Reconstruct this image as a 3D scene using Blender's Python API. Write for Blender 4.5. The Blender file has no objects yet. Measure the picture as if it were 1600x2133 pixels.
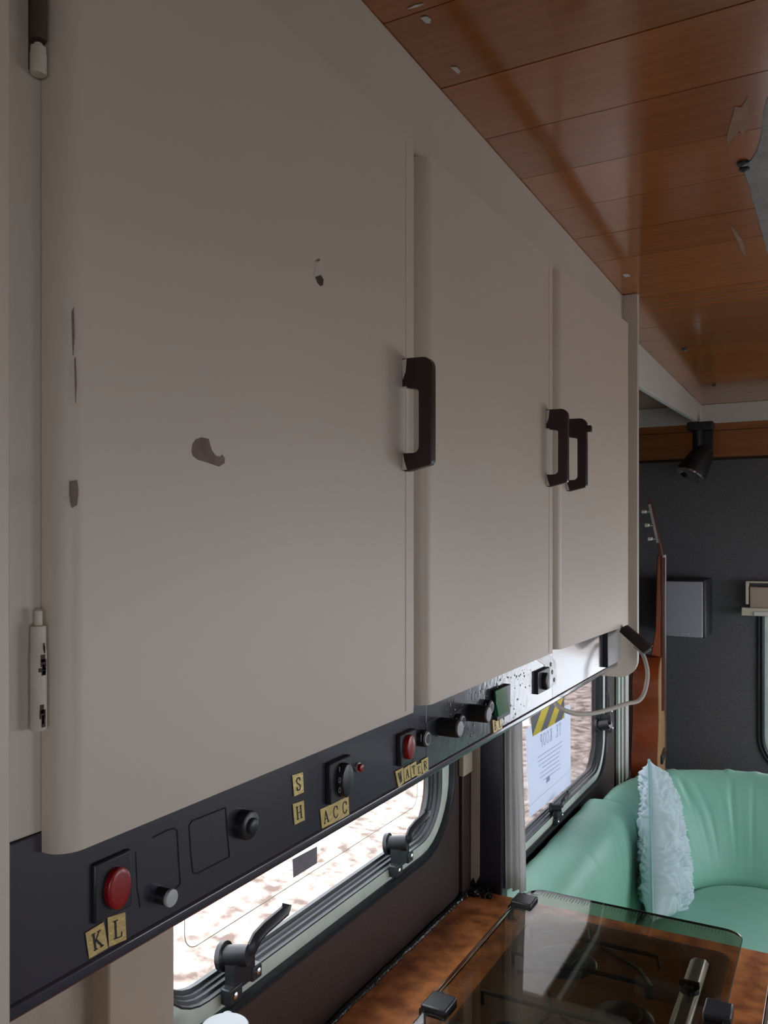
import bpy, bmesh, math, random
from mathutils import Vector, Matrix, noise
random.seed(7)
R = math.radians
SC = bpy.context.scene
COL = SC.collection

# ---------------------------------------------------------------- camera, sky, daylight, exposure
FPX = 1730.0; HZ = 1119.0; YAW = 28.57; EYE = 1.65
cam_d = bpy.data.cameras.new('camera'); cam = bpy.data.objects.new('camera', cam_d); COL.objects.link(cam)
cam.location = (0, 0, EYE); cam.rotation_euler = (R(90), 0, R(YAW))
cam_d.sensor_fit = 'HORIZONTAL'; cam_d.sensor_width = 36; cam_d.lens = FPX / 1600 * 36
cam_d.shift_y = (HZ - 1066.5) / 1600; cam_d.clip_start = 0.02
SC.camera = cam

wd = bpy.data.worlds.new('overcast_sky'); SC.world = wd; wd.use_nodes = True
wn = wd.node_tree.nodes; wl = wd.node_tree.links
bg = wn['Background']; bg.inputs['Strength'].default_value = 6.2
tc = wn.new('ShaderNodeTexCoord'); sx = wn.new('ShaderNodeSeparateXYZ'); rp = wn.new('ShaderNodeValToRGB')
wl.new(tc.outputs['Generated'], sx.inputs[0]); wl.new(sx.outputs['Z'], rp.inputs[0]); wl.new(rp.outputs[0], bg.inputs[0])
rp.color_ramp.elements[0].color = (.88, .92, 1.0, 1); rp.color_ramp.elements[1].color = (.86, .91, 1.0, 1)
rp.color_ramp.elements[0].position = 0.0; rp.color_ramp.elements[1].position = 1.0
sun_d = bpy.data.lights.new('sun', 'SUN'); sun_d.energy = 3.0; sun_d.angle = R(12); sun_d.color = (1, .93, .85)
sun = bpy.data.objects.new('sun', sun_d); COL.objects.link(sun); sun.location = (3, -2, 8); sun.rotation_euler = (R(18), R(22), 0)
SC.view_settings.view_transform = 'Standard'; SC.view_settings.look = 'None'
SC.view_settings.gamma = 1; SC.view_settings.use_curve_mapping = False
SC.view_settings.exposure = 0.0

def portal(name, loc, rot, w, h):
    l = bpy.data.lights.new(name, 'AREA'); l.shape = 'RECTANGLE'; l.size = w; l.size_y = h; l.cycles.is_portal = True
    o = bpy.data.objects.new(name, l); COL.objects.link(o); o.location = loc; o.rotation_euler = rot

# ---------------------------------------------------------------- picture ray -> point on a real plane
_y = R(YAW); FW = Vector((-math.sin(_y), math.cos(_y), 0)); RT = Vector((math.cos(_y), math.sin(_y), 0))
EYEV = Vector((0, 0, EYE))
def ray(u, v): return FW + RT * ((u - 800) / FPX) + Vector((0, 0, 1)) * ((HZ - v) / FPX)
def onX(u, v, X): d = ray(u, v); return EYEV + d * (X / d.x)
def onY(u, v, Y): d = ray(u, v); return EYEV + d * (Y / d.y)
def onZ(u, v, Z): d = ray(u, v); return EYEV + d * ((Z - EYE) / d.z)

# ---------------------------------------------------------------- object helpers
WP = {}
def base(name, loc=(0, 0, 0), parent=None):
    o = bpy.data.objects.new(name, None); COL.objects.link(o); o.empty_display_size = .05
    loc = Vector(loc)
    if parent: o.parent = parent; o.location = loc - WP[parent.name]
    else: o.location = loc
    WP[o.name] = loc; return o
def tag(o, label=None, cat=None, group=None, kind=None):
    for k, v in (('label', label), ('category', cat), ('group', group), ('kind', kind)):
        if v: o[k] = v
    return o
class MB:
    def __init__(s): s.bm = bmesh.new()
    def poly(s, vs):
        return s.bm.faces.new([s.bm.verts.new(v) for v in vs])
    def box(s, lo, hi, M=None):
        x0, y0, z0 = lo; x1, y1, z1 = hi
        p = [(x0,y0,z0),(x1,y0,z0),(x1,y1,z0),(x0,y1,z0),(x0,y0,z1),(x1,y0,z1),(x1,y1,z1),(x0,y1,z1)]
        v = [s.bm.verts.new((M @ Vector(q)) if M else q) for q in p]
        for f in ((0,3,2,1),(4,5,6,7),(0,1,5,4),(1,2,6,5),(2,3,7,6),(3,0,4,7)): s.bm.faces.new([v[i] for i in f])
        return s
    def prism(s, pts, off):
        off = Vector(off); a = [s.bm.verts.new(Vector(p)) for p in pts]; b = [s.bm.verts.new(Vector(p) + off) for p in pts]
        n = len(a); s.bm.faces.new(a[::-1]); s.bm.faces.new(b)
        for i in range(n): s.bm.faces.new((a[i], a[(i+1) % n], b[(i+1) % n], b[i]))
        return s
    def loft(s, loops, close=True, cap=False):
        L = [[s.bm.verts.new(Vector(p)) for p in lp] for lp in loops]; n = len(L[0])
        for k in range(len(L)-1):
            for i in range(n if close else n-1):
                j = (i+1) % n
                s.bm.faces.new((L[k][i], L[k][j], L[k+1][j], L[k+1][i]))
        if cap: s.bm.faces.new(L[0][::-1]); s.bm.faces.new(L[-1])
        return s
    def tube(s, pts, r, n=8, sc=None):
        pts = [Vector(p) for p in pts]; loops = []
        up = Vector((0, 0, 1)); prev = None
        for i, p in enumerate(pts):
            t = (pts[min(i+1, len(pts)-1)] - pts[max(i-1, 0)]).normalized()
            if prev is None:
                a = t.cross(up)
                if a.length < .05: a = t.cross(Vector((1, 0, 0)))
            else: a = prev - t * prev.dot(t)
            a.normalize(); prev = a; b = t.cross(a)
            rr = r[i] if isinstance(r, (list, tuple)) else r
            q = sc or (1, 1)
            loops.append([p + a * (math.cos(k*2*math.pi/n) * rr * q[0]) + b * (math.sin(k*2*math.pi/n) * rr * q[1]) for k in range(n)])
        return s.loft(loops, cap=True)
    def cyl(s, a, b, r, n=20, r2=None): return s.tube([a, b], [r, r if r2 is None else r2], n)
    def lathe(s, c, prof, axis='Z', n=28, M=None):
        loops = []
        for r, h in prof:
            lp = []
            for k in range(n):
                t = k*2*math.pi/n; q = Vector((r*math.cos(t), r*math.sin(t), h))
                if axis == 'X': q = Vector((q.z, q.x, q.y))
                if axis == 'Y': q = Vector((q.y, q.z, q.x))
                if M: q = M @ q
                lp.append(Vector(c) + q)
            loops.append(lp)
        return s.loft(loops, cap=True)
    def build(s, name, mat, parent=None, smooth=False, bevel=0, seg=2, sub=0, origin=None, angle=35):
        bm = s.bm; bmesh.ops.recalc_face_normals(bm, faces=bm.faces)
        lo = Vector((min(v.co[i] for v in bm.verts) for i in range(3))); hi = Vector((max(v.co[i] for v in bm.verts) for i in range(3)))
        c = Vector(origin) if origin is not None else Vector(((lo.x+hi.x)/2, (lo.y+hi.y)/2, lo.z))
        for v in bm.verts: v.co -= c
        me = bpy.data.meshes.new(name); bm.to_mesh(me); bm.free(); me.materials.append(mat)
        o = bpy.data.objects.new(name, me); COL.objects.link(o)
        if parent: o.parent = parent; o.location = c - WP[parent.name]
        else: o.location = c
        WP[o.name] = c
        if smooth:
            for p in me.polygons: p.use_smooth = True
            if not sub: me.set_sharp_from_angle(angle=R(angle))
        if bevel:
            m = o.modifiers.new('bevel', 'BEVEL'); m.width = bevel; m.segments = seg; m.limit_method = 'ANGLE'
            for p in me.polygons: p.use_smooth = True
            if not smooth: me.set_sharp_from_angle(angle=R(60))
        if sub:
            m = o.modifiers.new('sub', 'SUBSURF'); m.levels = sub; m.render_levels = sub
        return o
def copy_tree(o, parent=None, loc=None):
    c = o.copy(); COL.objects.link(c)
    if parent: c.parent = parent
    if loc is not None: c.location = loc
    for ch in list(o.children): copy_tree(ch, c)
    return c
def rr(y0, y1, z0, z1, r, x, n=8):
    pts = []
    for cy, cz, a0 in ((y1-r, z1-r, 0), (y0+r, z1-r, 90), (y0+r, z0+r, 180), (y1-r, z0+r, 270)):
        for k in range(n+1):
            a = R(a0 + 90*k/n); pts.append((x, cy + r*math.cos(a), cz + r*math.sin(a)))
    return pts

def plate(name, outer, holes, to3d, thick, mat, parent=None):
    """flat board with holes: 2-D outlines filled and extruded, then turned into a mesh"""
    cu = bpy.data.curves.new('tmp', 'CURVE'); cu.dimensions = '2D'; cu.fill_mode = 'BOTH'
    for lp in [outer] + holes:
        sp = cu.splines.new('POLY'); sp.points.add(len(lp)-1); sp.use_cyclic_u = True
        for i, p in enumerate(lp): sp.points[i].co = (p[0], p[1], 0, 1)
    cu.extrude = thick / 2
    t = bpy.data.objects.new('tmp', cu); COL.objects.link(t)
    dg = bpy.context.evaluated_depsgraph_get(); me = bpy.data.meshes.new_from_object(t.evaluated_get(dg))
    bpy.data.objects.remove(t)
    m = MB(); m.bm.from_mesh(me); bpy.data.meshes.remove(me)
    for v in m.bm.verts: v.co = Vector(to3d(v.co.x, v.co.y, v.co.z))
    bmesh.ops.remove_doubles(m.bm, verts=m.bm.verts, dist=1e-5)
    return m.build(name, mat, parent)

# ---------------------------------------------------------------- materials
def mat(name, col, rough=.5, metal=0, bump=0, bscale=60, var=0, vscale=8, stretch=None, col2=None, coat=0, spec=.5, sheen=0, detail=4, coords='Object', emis=None):
    m = bpy.data.materials.new(name); m.use_nodes = True; nt = m.node_tree; N = nt.nodes; L = nt.links
    b = N['Principled BSDF']; b.inputs['Base Color'].default_value = (*col, 1); b.inputs['Roughness'].default_value = rough
    b.inputs['Metallic'].default_value = metal; b.inputs['Coat Weight'].default_value = coat; b.inputs['Specular IOR Level'].default_value = spec
    b.inputs['Coat Roughness'].default_value = .08; b.inputs['Sheen Weight'].default_value = sheen
    t = N.new('ShaderNodeTexCoord'); mp = N.new('ShaderNodeMapping'); L.new(t.outputs[coords], mp.inputs[0])
    if stretch: mp.inputs['Scale'].default_value = stretch
    if var or col2:
        n = N.new('ShaderNodeTexNoise'); n.inputs['Scale'].default_value = vscale; n.inputs['Detail'].default_value = detail
        L.new(mp.outputs[0], n.inputs['Vector']); r = N.new('ShaderNodeValToRGB'); L.new(n.outputs['Fac'], r.inputs[0])
        c2 = col2 or tuple(c*(1-var) for c in col)
        r.color_ramp.elements[0].position = .35; r.color_ramp.elements[1].position = .65
        r.color_ramp.elements[0].color = (*c2, 1); r.color_ramp.elements[1].color = (*col, 1); L.new(r.outputs[0], b.inputs['Base Color'])
    if bump:
        n2 = N.new('ShaderNodeTexNoise'); n2.inputs['Scale'].default_value = bscale; n2.inputs['Detail'].default_value = 3
        L.new(mp.outputs[0], n2.inputs['Vector']); bp = N.new('ShaderNodeBump'); bp.inputs['Strength'].default_value = bump
        bp.inputs['Distance'].default_value = .002; L.new(n2.outputs['Fac'], bp.inputs['Height']); L.new(bp.outputs[0], b.inputs['Normal'])
        if coat: L.new(bp.outputs[0], b.inputs['Coat Normal'])
    if emis: b.inputs['Emission Color'].default_value = (*emis[0], 1); b.inputs['Emission Strength'].default_value = emis[1]
    return m
def pane_mat(name, tint, refl=1.0, rough=.02):
    m = bpy.data.materials.new(name); m.use_nodes = True; N = m.node_tree.nodes; L = m.node_tree.links; N.clear()
    o = N.new('ShaderNodeOutputMaterial'); t = N.new('ShaderNodeBsdfTransparent'); t.inputs[0].default_value = (*tint, 1)
    g = N.new('ShaderNodeBsdfGlossy'); g.inputs['Roughness'].default_value = rough; g.inputs[0].default_value = (refl, refl, refl, 1)
    lw_ = N.new('ShaderNodeLayerWeight'); lw_.inputs[0].default_value = .5; pw = N.new('ShaderNodeMath'); pw.operation = 'POWER'; pw.inputs[1].default_value = 5
    L.new(lw_.outputs['Facing'], pw.inputs[0]); f = N.new('ShaderNodeMath'); f.operation = 'MULTIPLY_ADD'; f.inputs[1].default_value = .96; f.inputs[2].default_value = .04
    L.new(pw.outputs[0], f.inputs[0]); mx = N.new('ShaderNodeMixShader')
    L.new(f.outputs[0], mx.inputs[0]); L.new(t.outputs[0], mx.inputs[1]); L.new(g.outputs[0], mx.inputs[2]); L.new(mx.outputs[0], o.inputs[0])
    return m
def wood_mat(name, dark, light, rough, coat, scale=(1.2, 30, 30), vs=3.0, rnd=True):
    m = bpy.data.materials.new(name); m.use_nodes = True; nt = m.node_tree; N = nt.nodes; L = nt.links; b = N['Principled BSDF']
    t = N.new('ShaderNodeTexCoord'); mp = N.new('ShaderNodeMapping'); mp.inputs['Scale'].default_value = scale
    oi = N.new('ShaderNodeObjectInfo'); ad = N.new('ShaderNodeVectorMath'); ad.operation = 'MULTIPLY_ADD'
    ad.inputs[1].default_value = (1, 1, 1)
    cm = N.new('ShaderNodeCombineXYZ'); ml = N.new('ShaderNodeMath'); ml.operation = 'MULTIPLY'; ml.inputs[1].default_value = 40
    L.new(oi.outputs['Random'], ml.inputs[0]); L.new(ml.outputs[0], cm.inputs[0]); L.new(ml.outputs[0], cm.inputs[1])
    L.new(t.outputs['Object'], mp.inputs[0]); L.new(mp.outputs[0], ad.inputs[0]); L.new(cm.outputs[0], ad.inputs[2])
    n = N.new('ShaderNodeTexNoise'); n.inputs['Scale'].default_value = vs; n.inputs['Detail'].default_value = 8; n.inputs['Roughness'].default_value = .6
    L.new(ad.outputs[0], n.inputs['Vector']); r = N.new('ShaderNodeValToRGB'); L.new(n.outputs['Fac'], r.inputs[0])
    r.color_ramp.elements[0].position = .3; r.color_ramp.elements[1].position = .7
    r.color_ramp.elements[0].color = (*dark, 1); r.color_ramp.elements[1].color = (*light, 1)
    hs = N.new('ShaderNodeHueSaturation'); mr = N.new('ShaderNodeMapRange'); mr.inputs[3].default_value = .8; mr.inputs[4].default_value = 1.2
    L.new(oi.outputs['Random'], mr.inputs[0]); L.new(mr.outputs[0], hs.inputs['Value']); L.new(r.outputs[0], hs.inputs['Color'])
    L.new(hs.outputs[0], b.inputs['Base Color']); b.inputs['Roughness'].default_value = rough
    b.inputs['Coat Weight'].default_value = coat; b.inputs['Coat Roughness'].default_value = .10
    return m

M = dict(
    cream = mat('painted_cream', (.645, .568, .482), .42, bump=.05, bscale=160, var=.03, vscale=3, coords='Object'),
    cream2 = mat('painted_cream_frame', (.61, .555, .475), .5, bump=.06, bscale=150, var=.05, vscale=4),
    white = mat('white_trim', (.66, .645, .62), .45, var=.05, vscale=5),
    beige = mat('beige_panel', (.44, .38, .31), .7, bump=.5, bscale=220, var=.12, vscale=30),
    beige_s = mat('beige_smooth', (.45, .38, .30), .55, var=.06, vscale=9),
    wallpanel = mat('wall_lining', (.58, .56, .52), .6, var=.05),
    brownwall = mat('dark_brown_wall', (.040, .022, .020), .45, bump=.35, bscale=260, var=.2, vscale=60),
    carpet = mat('charcoal_carpet', (.135, .132, .142), .95, bump=.9, bscale=420, var=.45, vscale=260, sheen=.35, detail=6),
    navy = mat('blue_black_board', (.020, .021, .030), .4, bump=.1, bscale=60),
    rubber = mat('black_rubber', (.022, .028, .033), .38, bump=.15, bscale=120),
    strip = mat('pale_green_channel', (.62, .70, .62), .45, var=.14, vscale=25),
    black = mat('black_plastic', (.016, .017, .021), .35, bump=.05, bscale=200),
    panelb = mat('black_painted_panel', (.034, .034, .052), .26, bump=.06, bscale=30, coat=.75),
    bubble = mat('bubbled_black_paint', (.042, .042, .053), .24, bump=.12, bscale=70, coat=.9, detail=3),
    handle = mat('brown_plastic', (.028, .014, .013), .35, bump=.05, bscale=80),
    silver = mat('worn_silver', (.55, .55, .56), .35, metal=.8, var=.3, vscale=60),
    chrome = mat('chrome', (.8, .82, .85), .12, metal=1),
    brass = mat('brass_sticker', (.78, .60, .26), .32, metal=.55, bump=.25, bscale=220, var=.1, vscale=80),
    ink = mat('black_ink', (.01, .01, .01), .5),
    red = mat('red_lens', (.30, .004, .008), .35, coat=.2),
    green = mat('green_lens', (.004, .16, .06), .15, coat=.8),
    grey = mat('grey_disc', (.48, .48, .52), .4, var=.2, vscale=60),
    whitep = mat('white_plastic', (.50, .54, .56), .35),
    hingec = mat('cream_paint_hinge', (.60, .56, .46), .45, var=.1, vscale=60),
    wearb = mat('bare_brown_wood', (.235, .165, .135), .7, bump=.3, bscale=150, var=.35, vscale=60),
    chipd = mat('dark_chip', (.07, .045, .035), .8),
    wood = wood_mat('varnished_plank', (.30, .092, .014), (.40, .130, .022), .20, .55),
    woodend = wood_mat('varnished_end_board', (.26, .085, .02), (.36, .13, .035), .4, .4),
    seam = mat('dark_seam', (.025, .012, .006), .8),
    burl = mat('burl_worktop', (.78, .30, .10), .28, var=.6, vscale=26, col2=(.33, .105, .035), detail=9, coat=.35, bump=.05, bscale=40),
    sealant = mat('black_sealant', (.012, .012, .014), .18, bump=1.5, bscale=90),
    sofa = mat('green_vinyl', (.235, .53, .395), .48, bump=.12, bscale=90, var=.06, vscale=4, sheen=.1),
    pillow = mat('pale_blue_cotton', (.58, .70, .74), .7, bump=.2, bscale=120, var=.1, vscale=9, col2=(.47, .62, .66)),
    piping = mat('aqua_piping', (.30, .50, .52), .6),
    curtain = mat('white_curtain', (.72, .72, .71), .8, bump=.2, bscale=200, var=.05),
    paper = mat('paper', (.86, .88, .93), .8, emis=None),
    yellow = mat('yellow_tape', (.80, .68, .05), .45, var=.1, vscale=20),
    tapeb = mat('black_tape', (.02, .025, .035), .4),
    faint = mat('faint_print', (.50, .54, .66), .8),
    cable = mat('grey_cable', (.46, .42, .37), .5),
    spk = mat('speaker_grille', (.34, .34, .39), .8, bump=.4, bscale=500, var=.08, vscale=400),
    spkbody = mat('speaker_case', (.020, .020, .024), .5, bump=.1, bscale=90),
    gside = mat('guitar_side_wood', (.36, .075, .022), .22, coat=.6, var=.4, vscale=3, stretch=(1, 8, 1)),
    gtop = mat('guitar_spruce', (.62, .36, .16), .3, coat=.4, var=.15, vscale=6),
    gneck = mat('guitar_neck', (.10, .030, .018), .35, coat=.3),
    pearl = mat('pearl_peg', (.66, .64, .58), .3),
    enamel = mat('brown_enamel', (.17, .085, .050), .25, coat=.4, var=.3, vscale=10),
    steel = mat('brushed_steel', (.50, .47, .43), .3, metal=.85, var=.2, vscale=30, stretch=(20, 1, 1)),
    floor = mat('floor_vinyl', (.20, .14, .10), .45, var=.2, vscale=12),
    soil = mat('pale_soil', (.46, .405, .365), .95, bump=.8, bscale=6, var=.6, vscale=9, col2=(.125, .088, .072), detail=14),
    blind = mat('blind_beige', (.40, .32, .25), .6, var=.1),
    blindr = mat('blind_rail', (.56, .52, .40), .5),
    pane = pane_mat('clear_acrylic', (.93, .93, .92)),
    pane2 = pane_mat('smoky_acrylic', (.66, .64, .64)),
    lid = pane_mat('smoked_glass', (.67, .66, .59), 1.0, .03),
)
# paper and tape let daylight through
for k_, c_ in (('curtain', (.80, .80, .80)), ('paper', (.80, .88, 1.0)), ('faint', (.66, .72, .84)), ('yellow', (.80, .70, .10))):
    _n = M[k_].node_tree; _b = _n.nodes['Principled BSDF']; _t = _n.nodes.new('ShaderNodeBsdfTranslucent'); _t.inputs[0].default_value = (*c_, 1)
    _m = _n.nodes.new('ShaderNodeMixShader'); _m.inputs[0].default_value = .55 if k_ != 'yellow' else .4
    _n.links.new(_b.outputs[0], _m.inputs[1]); _n.links.new(_t.outputs[0], _m.inputs[2]); _n.links.new(_m.outputs[0], _n.nodes['Material Output'].inputs[0])

# ================================================================ STRUCTURE
XW = -.735; ZC = EYE + .587; YE = 3.93; YB = -1.45; XR = 1.38
XA = -.815; YA = 3.32; XF = -.455; XD = -.434; ZT = .85

def struct(o): return tag(o, kind='structure')
struct(MB().box((XA-.04, YB-.04, -.04), (XR+.04, YE+.04, 0)).build('floor', M['floor']))

# ceiling: dark slab with one board object per plank
ceil = struct(MB().box((XA-.04, YB-.04, ZC+.011), (XR+.04, YE+.04, ZC+.05)).build('ceiling', M['seam']))
pm = None; SP = .1567; y = .8345 - SP*14
k = 0
while y < YE:
    a, b = max(y, YB), min(y+SP, YE)
    if b - a > .1 and pm and abs(b-a-SP) < 1e-6:
        o = bpy.data.objects.new('plank', pm.data); COL.objects.link(o); o.parent = ceil
        o.location = Vector(((XA+XR)/2, (a+b)/2, ZC + random.uniform(0, .0006))) - WP[ceil.name]
    else:
        o = MB().box((XA, a+.0010, ZC), (XR, b-.0010, ZC+.010)).build('plank', M['wood'], ceil)
        if abs(b-a-SP) < 1e-6 and pm is None: pm = o
    y += SP; k += 1
def fleck(parent, mt, u, v, pts, z=ZC, name='paint_fleck'):
    c = onZ(u, v, z); m = MB()
    m.prism([c + Vector((x*.001, yy*.001, -.0011)) for x, yy in pts], (0, 0, .0008)); m.build(name, mt, parent)
fleck(ceil, M['white'], 888, 40, [(-4,-7),(3,-5),(5,2),(1,8),(-3,5)])
fleck(ceil, M['white'], 868, 12, [(-12,-1),(0,-3),(10,0),(0,1)])
fleck(ceil, M['white'], 950, 145, [(-3,-9),(3,-6),(4,5),(-1,9)])
fleck(ceil, M['white'], 1305, 573, [(-6,-12),(5,-8),(7,10),(-5,12)])
wornv = mat('worn_varnish', (.33, .165, .085), .6, var=.25, vscale=40)
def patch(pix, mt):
    MB().prism([onZ(u, v, ZC-.0008) for u, v in pix], (0, 0, .0007)).build('ceiling_patch', mt, ceil)
patch([(1554,210),(1558,198),(1561,215),(1558,232),(1566,247),(1553,268),(1549,283),(1541,272),(1530,283),(1517,300),(1513,290),(1520,262),(1527,240),(1531,222),(1543,224)], wornv)
patch([(1522,470),(1530,478),(1537,488),(1546,500),(1552,520),(1554,533),(1546,525),(1538,505),(1530,490)], wornv)
patch([(1548,352),(1555,372),(1563,392),(1567,414),(1572,430),(1579,452),(1588,487),(1600,530),(1660,600),(1660,200),(1598,205),(1590,240),(1586,285),(1577,315),(1566,332)], mat('grey_ceiling_patch', (.25, .215, .205), .45, bump=.8, bscale=90, var=.4, vscale=25))  # large grey, bumpy patch with an irregular edge
for u, v, r_, mt in ((1427, 726, .011, 'black'), (1429, 728, .004, 'silver'), (1548, 338, .009, 'black'), (1551, 350, .008, 'black'), (1487, 801, .008, 'black')):  # small silver disc on the first screw paints its glint
    c = onZ(u, v, ZC); MB().lathe(c, [(r_*.4, -.006), (r_, -.003), (r_, 0.001)]).build('screw', M[mt], ceil, smooth=True)

# left wall with two window openings
W1 = dict(y0=.775, y1=1.588, z0=1.041, z1=1.56, r=.085)
W2 = dict(y0=1.83, y1=2.973, z0=.838, z1=1.50, r=.10)
def hole2(w, d=.012): return [(p[1], p[2]) for p in rr(w['y0']-d, w['y1']+d, w['z0']-d, w['z1']+d, w['r']+d, 0)]
struct(MB().box((XA-.010, YA, 0), (XA, YE+.04, ZC+.01)).build('wall_left_rear', M['brownwall']))
struct(MB().box((XA, YA, 0), (XW-.04, YA+.02, ZC)).build('wall_return', M['brownwall']))
lw = plate('wall_left', [(YB, 0), (YA, 0), (YA, ZC-.0005), (YB, ZC-.0005)], [hole2(W1), hole2(W2)], lambda a, b, c: (XW-.02+c, a, b), .04, M['brownwall']); struct(lw)
# rear wall
W3 = dict(y0=-.222, y1=.62, z0=.70, z1=1.40, r=.09)
rw = plate('wall_rear', [(XA, 0), (XR, 0), (XR, ZC+.01), (XA, ZC+.01)], [hole2(W3)], lambda a, b, c: (a, YE+.02+c, b), .04, M['carpet']); struct(rw)
# right and front walls, out of view; openings added and sized to light the cabin
def hr(a0, a1, b0, b1, r=.07): return [(p[1], p[2]) for p in rr(a0, a1, b0, b1, r, 0)]
struct(plate('wall_right', [(YB, 0), (YE+.03, 0), (YE+.03, ZC+.01), (YB, ZC+.01)], [hr(-.95, -.30, 1.20, 1.70), hr(1.25, 1.95, .98, 1.55), hr(2.25, 3.6, .90, 1.64)], lambda a, b, c: (XR+.02+c, a, b), .04, M['wallpanel']))
struct(plate('wall_front', [(XW, 0), (XR, 0), (XR, ZC+.01), (XW, ZC+.01)], [hr(.55, 1.1, 1.05, 1.45)], lambda a, b, c: (a, YB-.02+c, b), .04, M['wallpanel']))
portal('portal_right_a', (XR+.02, 1.6, 1.265), (0, R(90), 0), .57, .7)
portal('portal_right_b', (XR+.02, 2.925, 1.27), (0, R(90), 0), .74, 1.35)
portal('portal_right_c', (XR+.02, -.625, 1.45), (0, R(90), 0), .5, .65)
portal('portal_front', (.825, YB-.02, 1.25), (R(90), 0, 0), .55, .4)
portal('portal_rear', (.19, YE+.05, 1.05), (R(-90), 0, 0), .86, .7)
portal('portal_left_a', (XW-.06, 1.19, 1.3), (0, R(-90), 0), .52, .82)
portal('portal_left_b', (XW-.06, 2.4, 1.17), (0, R(-90), 0), .66, 1.15)

# rear trim board, end board of wood
t1 = MB().prism([(XA, YE-.02, ZC-.084), (XR, YE-.02, ZC-.084), (XR, YE-.02, ZC), (XA, YE-.02, ZC)], (0, .02, 0)).build('trim_1', M['white'], bevel=.002); struct(t1)
zb = onY(1500, 953, YE).z
t2 = MB().box((XA, YE-.010, zb), (XR, YE, ZC-.084)).build('trim_2', M['woodend']); struct(t2)
t3 = MB().box((XA, YE-.012, zb-.012), (XR, YE, zb)).build('trim_3', M['seam']); struct(t3)
t3b = MB().box((XA, YE-.0112, ZC-.118), (XR, YE, ZC-.1155)).build('trim_4', M['seam']); struct(t3b)
# side fascia from the cupboard to the rear wall (gets shallower)
XFS = -.524
f = MB(); A = [(XFS, 2.06, ZC), (XFS, YE-.02, ZC), (XFS, YE-.02, ZC-.086), (XFS, 2.06, ZC-.145)]
f.prism(A, (-.018, 0, 0)); fas = f.build('trim_5', M['white'], bevel=.0015); struct(fas)
# thin white strips on the wall beyond the second window
for i, (u0, u1) in enumerate(((1288, 1291), (1295.5, 1298), (1303, 1309))):
    a = onX(u0, 1500, XW+.012); b = onX(u1, 1500, XW+.012)
    struct(MB().box((XW+.002, a.y, .70), (XW+.014, b.y, 1.42)).build('trim_%d' % (6+i), M['strip' if i < 2 else 'white'], bevel=.002))

# beige lining and pillar left of the first window
struct(MB().box((XW, .335, ZT), (XW+.006, .70, 1.46)).build('wall_lining', M['beige']))
struct(MB().box((XW, .655, ZT), (-.700, .758, 1.46)).build('trim_9', M['beige_s'], bevel=.003))
# full-height cupboard end nearest the camera
struct(MB().box((XW, .20, 0), (-.4405, .335, ZC)).build('wall_partition', M['cream'], bevel=.002))
# strips and pilaster between the windows
struct(MB().box((XW, 1.695, 1.12), (XW+.012, 1.748, 1.46)).build('trim_10', M['beige_s'], bevel=.002))
struct(MB().box((XW, 1.70, ZT), (XW+.008, 1.744, 1.12)).build('trim_11', M['brownwall'], bevel=.002))
pil = MB().box((XW, 1.762, ZT-.04), (-.659, 1.80, 1.46)).build('trim_12', M['navy'], bevel=.003); struct(pil)
struct(MB().prism([(-.733, 1.760, .865), (-.726, 1.760, .875), (-.721, 1.760, .862), (-.712, 1.760, .88), (-.709, 1.760, 1.46), (-.732, 1.760, 1.46)], (0, .002, 0)).build('trim_13', M['beige_s']))

# ---------------------------------------------------------------- windows
def window(n, w, mt, axis='L', s=1.0, kz=1.0):
    if axis == 'L': c0 = (XW-.02, (w['y0']+w['y1'])/2, w['z0'])
    else: c0 = ((w['y0']+w['y1'])/2, YE+.02, w['z0'])
    root = base('window_%d' % n, c0); struct(root)
    def lp(d, x):
        pts = rr(w['y0']-d, w['y1']+d, w['z0']-d*(kz if d > 0 else 1), w['z1']+d, w['r']+d, x)
        if axis == 'L': return pts
        return [(p[1], YE - (p[0]-XW), p[2]) for p in pts]
    def ring(name, prof, m): MB().loft([lp(d*s, XW+x) for d, x in prof]).build(name, M[m], root, smooth=True, angle=50)
    ring('inner_seal', [(-.008,-.026),(-.008,-.019),(-.003,-.018),(-.002,-.013),(.002,-.012),(.003,-.006),(.009,-.004),(.010,.003),(.014,.003)], 'rubber')
    ring('frame_channel', [(.013,.000),(.014,.003),(.031,.0055),(.049,.003),(.050,.000)], 'strip')
    ring('outer_seal', [(.049,.000),(.050,.009),(.056,.013),(.063,.010),(.066,.006),(.070,.010),(.078,.008),(.082,.000)], 'rubber')
    m = MB(); a = lp(.002, XW-.0235); b = lp(.002, XW-.0200)
    m.loft([a, b], cap=True); m.build('pane', mt, root)
    m = MB(); g = lp(-.06, XW-.0196); h = lp(-.0612, XW-.0196); g2 = lp(-.06, XW-.0190); h2 = lp(-.0612, XW-.0190)
    m.loft([g, g2, h2, h]); m.build('pane_groove', M['beige_s'], root)
    return root
w1 = window(1, W1, M['pane'], kz=.62)
w2 = window(2, W2, M['pane2'], s=.76, kz=.8)
w3 = window(3, W3, M['pane'], axis='E')
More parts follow.
